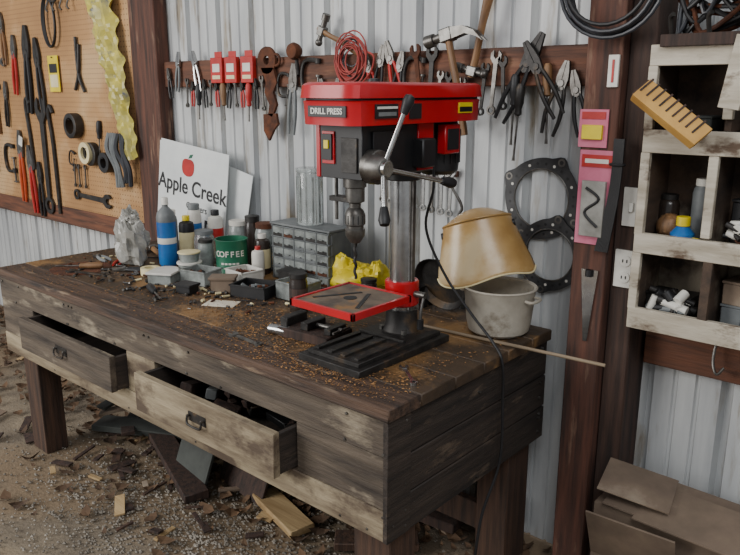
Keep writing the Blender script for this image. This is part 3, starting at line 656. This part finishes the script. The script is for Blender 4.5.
b=B('thermometer',(-.866,1.996,1.63));b.box((0,0,0),(.03,.008,.085),WHITE);b.box((0,-.005,0),(.006,.003,.06),REDP);b.done()
b=B('taper_gauge',(-.89,1.997,.95));b.plate([(-.026,.12),(.026,.12),(.006,-.1),(-.006,-.1)],.006,CHROME);b.cyl((0,-.004,.1),(0,-.004,.12),.012,BLACK);b.done()
b=B('hose_coil',(-.875,1.965,1.835))
for i in range(7):
    P=[];R=.125+U(-.022,.012)
    for k in range(30):a=2*pi*k/30;P.append((R*cos(a)*1.05,-.01*(i//2)+.012*(i%2),R*sin(a)+i*.003))
    b.tube(P,.0055,HOSE if i%3 else BLACK,closed=True,raw=True)
b.cyl((0,.035,.09),(0,-.05,.09),.006,STEEL);b.done()
b=B('cable_tangle',(-.62,2.0,1.79))
for i in range(8):
    b.tube([(U(-.1,.12),U(-.03,.03),U(-.08,.12)) for k in range(6)],.006,random.choice([BLACK,BLACK,HOSE,RUST]),closed=True)
b.done()
b=B('clamp_lamp',(-.57,1.95,1.82));b.lathe([(.02,.08),(.03,.06),(.07,0),(.072,-.003),(.068,0),(.028,.055)],CREAM,Matrix.Rotation(.5,4,'X'));b.cyl((0,0,.06),(0,-.04,.12),.022,BLACK);b.done()
# ---------------------------------------------------------------- cubby shelf
def cubby():
    b=B('cubby_shelf',(-.5,2.04,1.3));xl,xr,yf,yb=-.752,-.2,1.955,2.13
    b.bb(xl,xr,yb-.012,yb,.95,1.69,CUBIN)
    for z,h in((.935,.06),(1.15,.055),(1.42,.06),(1.64,.052)):
        b.bb(xl+.002,xr,yf+.012,yb-.012,z+.012,z+.03,CUBIN);b.bb(xl,xr,yf-.004,yf+.014,z,z+h,WHITEWOOD)
    b.bb(xl,xl+.02,yf+.014,yb-.012,.94,1.68,CUBIN);b.bb(xl-.002,xl+.022,yf-.003,yf+.015,.99,1.15,WHITEWOOD);b.bb(xl-.002,xl+.022,yf-.003,yf+.015,1.2,1.42,WHITEWOOD);b.bb(xl-.002,xl+.022,yf-.003,yf+.015,1.48,1.64,WHITEWOOD)
    for x,z0,z1 in((-.565,.96,1.15),(-.58,1.18,1.42),(-.56,1.48,1.64),(-.36,.96,1.64)):
        b.bb(x,x+.018,yf+.016,yb-.012,z0,z1,CUBIN);b.bb(x-.002,x+.022,yf-.002,yf+.016,z0+.03,z1,WHITEWOOD if z0>1.1 else CUBIN)
    b.done(True)
cubby()
b=B('ball_of_twine',(-.69,2.04,1.217));b.blob((0,0,.0),(.035,.035,.035),HANDLE,.05,20,2);b.done()
b=B('yellow_cap_bottle',(-.64,1.995,1.18));b.lathe([(.001,0),(.03,0),(.031,.03),(.014,.05),(.001,.05)],BLUE);b.cyl((0,0,.05),(0,0,.075),.018,YELLOW);b.cyl((.03,-.01,.012),(.05,-.015,.012),.012,YELLOW);b.done()
jar('glass_jar',-.71,2.08,.028,.12,BROWNJ,DKMETAL,z=1.18);jar('spray_can',-.62,2.075,.028,.17,GREYP,WHITE,z=1.18)
for x,z,m in((-.7,.965,DKMETAL),(-.63,.965,BLACK),(-.5,.965,GREYP),(-.5,1.18,DKMETAL),(-.7,1.45,BLACK),(-.5,1.45,CARD),(-.43,1.18,CARD),(-.63,1.45,DKGREEN),(-.5,1.028,CARD),(-.5,1.243,BLACK),(-.43,.965,RUST),(-.43,1.45,DKMETAL)):
    b=B('parts_box',(x,2.06,z));b.T=Matrix.Rotation(U(-.2,.2),4,'Z');b.box((0,0,.03),(.055,.08,.06),m);b.box((0,0,.062),(.058,.083,.006),m);b.done()
b=B('scrap_fittings',(-.66,2.0,.966))
for i in range(26):b.cyl((U(-.06,.07),U(-.02,.03),U(.01,.06)),(U(-.06,.07),U(-.02,.03),U(.01,.08)),U(.008,.014),random.choice([DKMETAL,GREYP,BLACK,DKMETAL,WHITE]),seg=10)
b.done()
b=B('scrap_fittings',(-.5,1.99,1.19))
for i in range(16):b.cyl((U(-.04,.06),U(-.01,.03),U(.01,.06)),(U(-.04,.06),U(-.01,.03),U(.01,.08)),U(.006,.014),random.choice([DKMETAL,RUST,BLACK,DKMETAL,WHITE]),seg=10)
b.done()
b=B('wood_slab_stack',(-.672,1.905,1.53));b.T=Matrix.Rotation(radians(36),4,'Y')@Matrix.Rotation(radians(-40),4,'X')
for i in range(4):b.box((.004*i,.024-.015*i,-.004*i),(.2,.012,.06),YWOOD)
for i in range(3):b.box((.0,.0165-.015*i,-.004*i),(.19,.004,.055),DARKPOST)
for k in range(9):b.box((-.082+k*.021,-.027,-.0),(.005,.004,.045),DARKPOST)
b.done()
b=B('painted_board',(-.53,1.93,1.62));b.box((0,0,0),(.05,.014,.17),WHITEWOOD,rot=(0,.15,0));b.done()
b=B('pegged_rail',(-.5,1.945,1.73));b.box((0,0,-.03),(.45,.02,.03),DARKPOST)
for k in range(5):b.tube([(-.2+k*.09,0,-.02),(-.2+k*.09,-.02,.02),(-.19+k*.09,-.03,.03)],.006,DKMETAL)
b.done()
b=B('steel_hook',(-.55,2.12,.86));b.tube([(0,0,.03),(0,-.02,.03),(0,-.03,-.02),(.015,-.04,-.05),(.03,-.03,-.03)],.004,STEEL);b.done()
# ---------------------------------------------------------------- boxes lower right
b=B('cardboard_box',(-.45,2.02,0));b.bb(-.33,.5,-.12,.12,-.008,.40,CARD);b.box((-.0,-.02,.415),(.6,.22,.006),CARD,rot=(.1,.03,.02));b.box((.05,-.08,.43),(.5,.18,.006),CARD,rot=(.18,-.03,-.08));b.box((-.2,-.15,.32),(.25,.006,.18),CARD,rot=(.4,0,.05));b.done()
b=B('loose_cardboard',(-.68,1.97,.46));b.box((0,0,.0),(.2,.16,.006),CARD,rot=(.15,.12,.2));b.done()
# ---------------------------------------------------------------- under the bench
def plank(name,x,y,z,L,w,t,m,rz,rx=0,ry=0):
    b=B(name,(x,y,z));b.box((0,0,0),(L,w,t),m,rot=(rx,ry,rz));b.done()
plank('scrap_plank',-1.9,1.66,.015,.32,.1,.03,LIGHTWOOD,-.25)
plank('scrap_plank',-2.55,1.62,.02,.7,.1,.035,DARKPOST,-.35);plank('scrap_plank',-2.1,1.86,.05,.9,.14,.04,DKGREEN,-.1)
plank('scrap_board',-2.38,1.62,.12,.26,.012,.24,DKGREEN,-.15,-.35);plank('scrap_board',-2.15,1.7,.1,.3,.012,.22,DARKPOST,-.1,-.4)
plank('scrap_plank',-1.7,1.95,.06,.8,.12,.04,DARKPOST,.1);plank('scrap_plank',-2.9,1.7,.03,.5,.12,.03,DKGREEN,.5)
plank('scrap_plank',-2.75,1.95,.03,.8,.14,.04,LEG,.15);plank('scrap_plank',-1.5,1.75,.02,.3,.09,.03,LEG,.7)
b=B('broken_crate',(-3.05,1.75,0));
for i in range(5):b.box((U(-.1,.1),U(-.1,.1),.03+i*.03),(U(.2,.4),.06,.015),random.choice([DARKPOST,CARD,DKGREEN]),rot=(U(-.1,.1),U(-.2,.2),U(0,3)))
b.done()
b=B('wood_chip_debris',(-2.6,1.75,0))
for i in range(70):b.box((random.gauss(.1,.6),U(-.55,.35),U(.0,.015)),(U(.04,.14),U(.012,.04),.008),random.choice([LEG,DARKPOST,LIGHTWOOD,CARD,DARKPOST]),rot=(U(-.15,.15),U(-.15,.15),U(0,3)))
b.done()
def leaves():
    b=B('dry_leaves',(-2.5,1.7,0));vs=[];fs=[]
    for i in range(1500):
        if i<1300:x=U(-6,-1.0);y=2.14-abs(random.gauss(0,.3))
        else:x=U(-4.5,-.7);y=U(1.0,2.1)
        s=U(.015,.045);a=U(0,6.28);z=U(.0,.012);n=len(vs);h=U(.2,.7)*s;w=s*U(.35,.6)
        T=Matrix.Translation((x,y,z))@Matrix.Rotation(a,4,'Z')@Matrix.Rotation(U(-.4,.4),4,'X')
        for p in[(-s,0,h),(-s*.3,-w,0),(-s*.3,0,h*.1),(-s*.3,w,h*.4),(s*.4,-w*.9,.3*h),(s*.4,0,0),(s*.4,w*.9,0),(s,0,h*.8)]:vs.append(T@Vector(p))
        fs+=[[n,n+1,n+2],[n,n+2,n+3],[n+1,n+4,n+5,n+2],[n+2,n+5,n+6,n+3],[n+4,n+7,n+5],[n+5,n+7,n+6]]
    b.add(vs,fs,LEAF);b.flat=True;b.done(True)
leaves()
def gravel():
    b=B('gravel',(-2,1.4,0));vs=[];fs=[]
    for i in range(5200):
        x=random.gauss(-2.1,.5);y=random.gauss(1.38,.26)
        if y>2.1:continue
        s=U(.003,.009);n=len(vs);z=-.008+s*.4
        for d in((1,0,0),(-1,0,0),(0,1,0),(0,-1,0),(0,0,1),(0,0,-1)):vs.append((x+d[0]*s*U(.6,1.2),y+d[1]*s*U(.6,1.2),z+d[2]*s*U(.5,.9)))
        for f in((0,2,4),(2,1,4),(1,3,4),(3,0,4),(2,0,5),(1,2,5),(3,1,5),(0,3,5)):fs.append([n+k for k in f])
    b.add(vs,fs,STONE);b.flat=True;b.done(True)
gravel()
def flat(x,y,rz,z=ZT+.008):return Matrix.Translation((x,y,z))@Matrix.Rotation(rz,4,'Z')@Matrix.Rotation(-pi/2,4,'X')
pliers('pliers',0,0,0,.12,0,REDP,STEEL,T=flat(-2.98,1.70,.8));pliers('pliers',0,0,0,.12,0,BLACK,STEEL,T=flat(-2.8,1.6,2.2));pliers('slip_joint_pliers',0,0,0,.13,0,GREYP,STEEL,T=flat(-3.12,1.66,1.4))
wrench('combination_wrench',0,0,0,.16,0,STEEL,T=flat(-2.75,1.5,1.2,ZT+.005));wrench('combination_wrench',0,0,0,.12,0,CHROME,T=flat(-1.14,1.46,.9,ZT+.005))
wrench('combination_wrench',0,0,0,.14,0,STEEL,T=flat(-1.7,1.36,1.5,ZT+.005));wrench('adjustable_wrench',0,0,0,.2,0,DKMETAL,T=flat(-2.86,1.47,1.9,ZT+.005))
screwdriver('screwdriver',0,0,0,.2,0,HANDLE,T=flat(-2.9,1.56,-.8,ZT+.015));screwdriver('screwdriver',0,0,0,.2,0,BLACK,T=flat(-2.45,1.5,1.2,ZT+.015))
hammer('claw_hammer',0,0,0,.28,0,T=flat(-3.05,1.9,1.2,ZT+.017))
for i in range(20):
    b=B('steel_bolt',(U(-3.0,-2.2),U(1.4,1.7),ZT+.006));a=U(0,6.28);L=U(.02,.05);b.cyl((0,0,0),(L*cos(a),L*sin(a),0),.004,DKMETAL,seg=8);b.cyl((-.006*cos(a),-.006*sin(a),0),(0,0,0),.006,STEEL,seg=6);b.done()
b=B('hardware_pile',(-2.6,1.6,ZT))
for i in range(170):
    x,y=random.gauss(.1,.32),random.gauss(.02,.08)
    if not(-.6<x<.75 and -.2<y<.2):continue
    a=U(0,6.28);L=U(.008,.035);r=U(.002,.006);b.cyl((x,y,r),(x+L*cos(a),y+L*sin(a),r+U(0,.004)),r,random.choice([DKMETAL,STEEL,RUST,BLACK,CREAM]),seg=6)
b.done()
b=B('extension_wire',(-2.95,1.78,ZT+.004));b.tube([(-.2,0,0),(-.1,.08,0),(0,.02,0),(.08,.1,0),(.02,.18,0),(-.1,.14,0),(-.16,.2,0),(-.25,.12,0)],.003,BLACK);b.done()
# ---------------------------------------------------------------- camera, light
cam=bpy.data.objects.new('camera',bpy.data.cameras.new('camera'));bpy.context.collection.objects.link(cam)
cam.location=(0,0,1.58);cam.rotation_euler=(radians(90-14.35),0,radians(41.2));cam.data.lens=35.66
bpy.context.scene.camera=cam
w=bpy.data.worlds.new('world');bpy.context.scene.world=w;w.use_nodes=True
w.node_tree.nodes['Background'].inputs[0].default_value=(.95,.97,1,1);w.node_tree.nodes['Background'].inputs[1].default_value=.5
def area(name,loc,tgt,size,e,col):
    l=bpy.data.lights.new(name,'AREA');l.size=size;l.energy=e;l.color=col;l.shape='SQUARE'
    o=bpy.data.objects.new(name,l);bpy.context.collection.objects.link(o);o.location=loc
    o.rotation_euler=(Vector(tgt)-Vector(loc)).to_track_quat('-Z','Y').to_euler()
area('open_door_daylight',(-4.4,-2.6,2.5),(-2.2,1.8,.8),2.8,240,(1,.975,.94))
area('overhead_area',(0.6,-.4,3.4),(-1.4,1.9,1.0),1.4,55,(.97,.98,1))  # area lamp high at right, aimed at drill press; no roof opening modelled
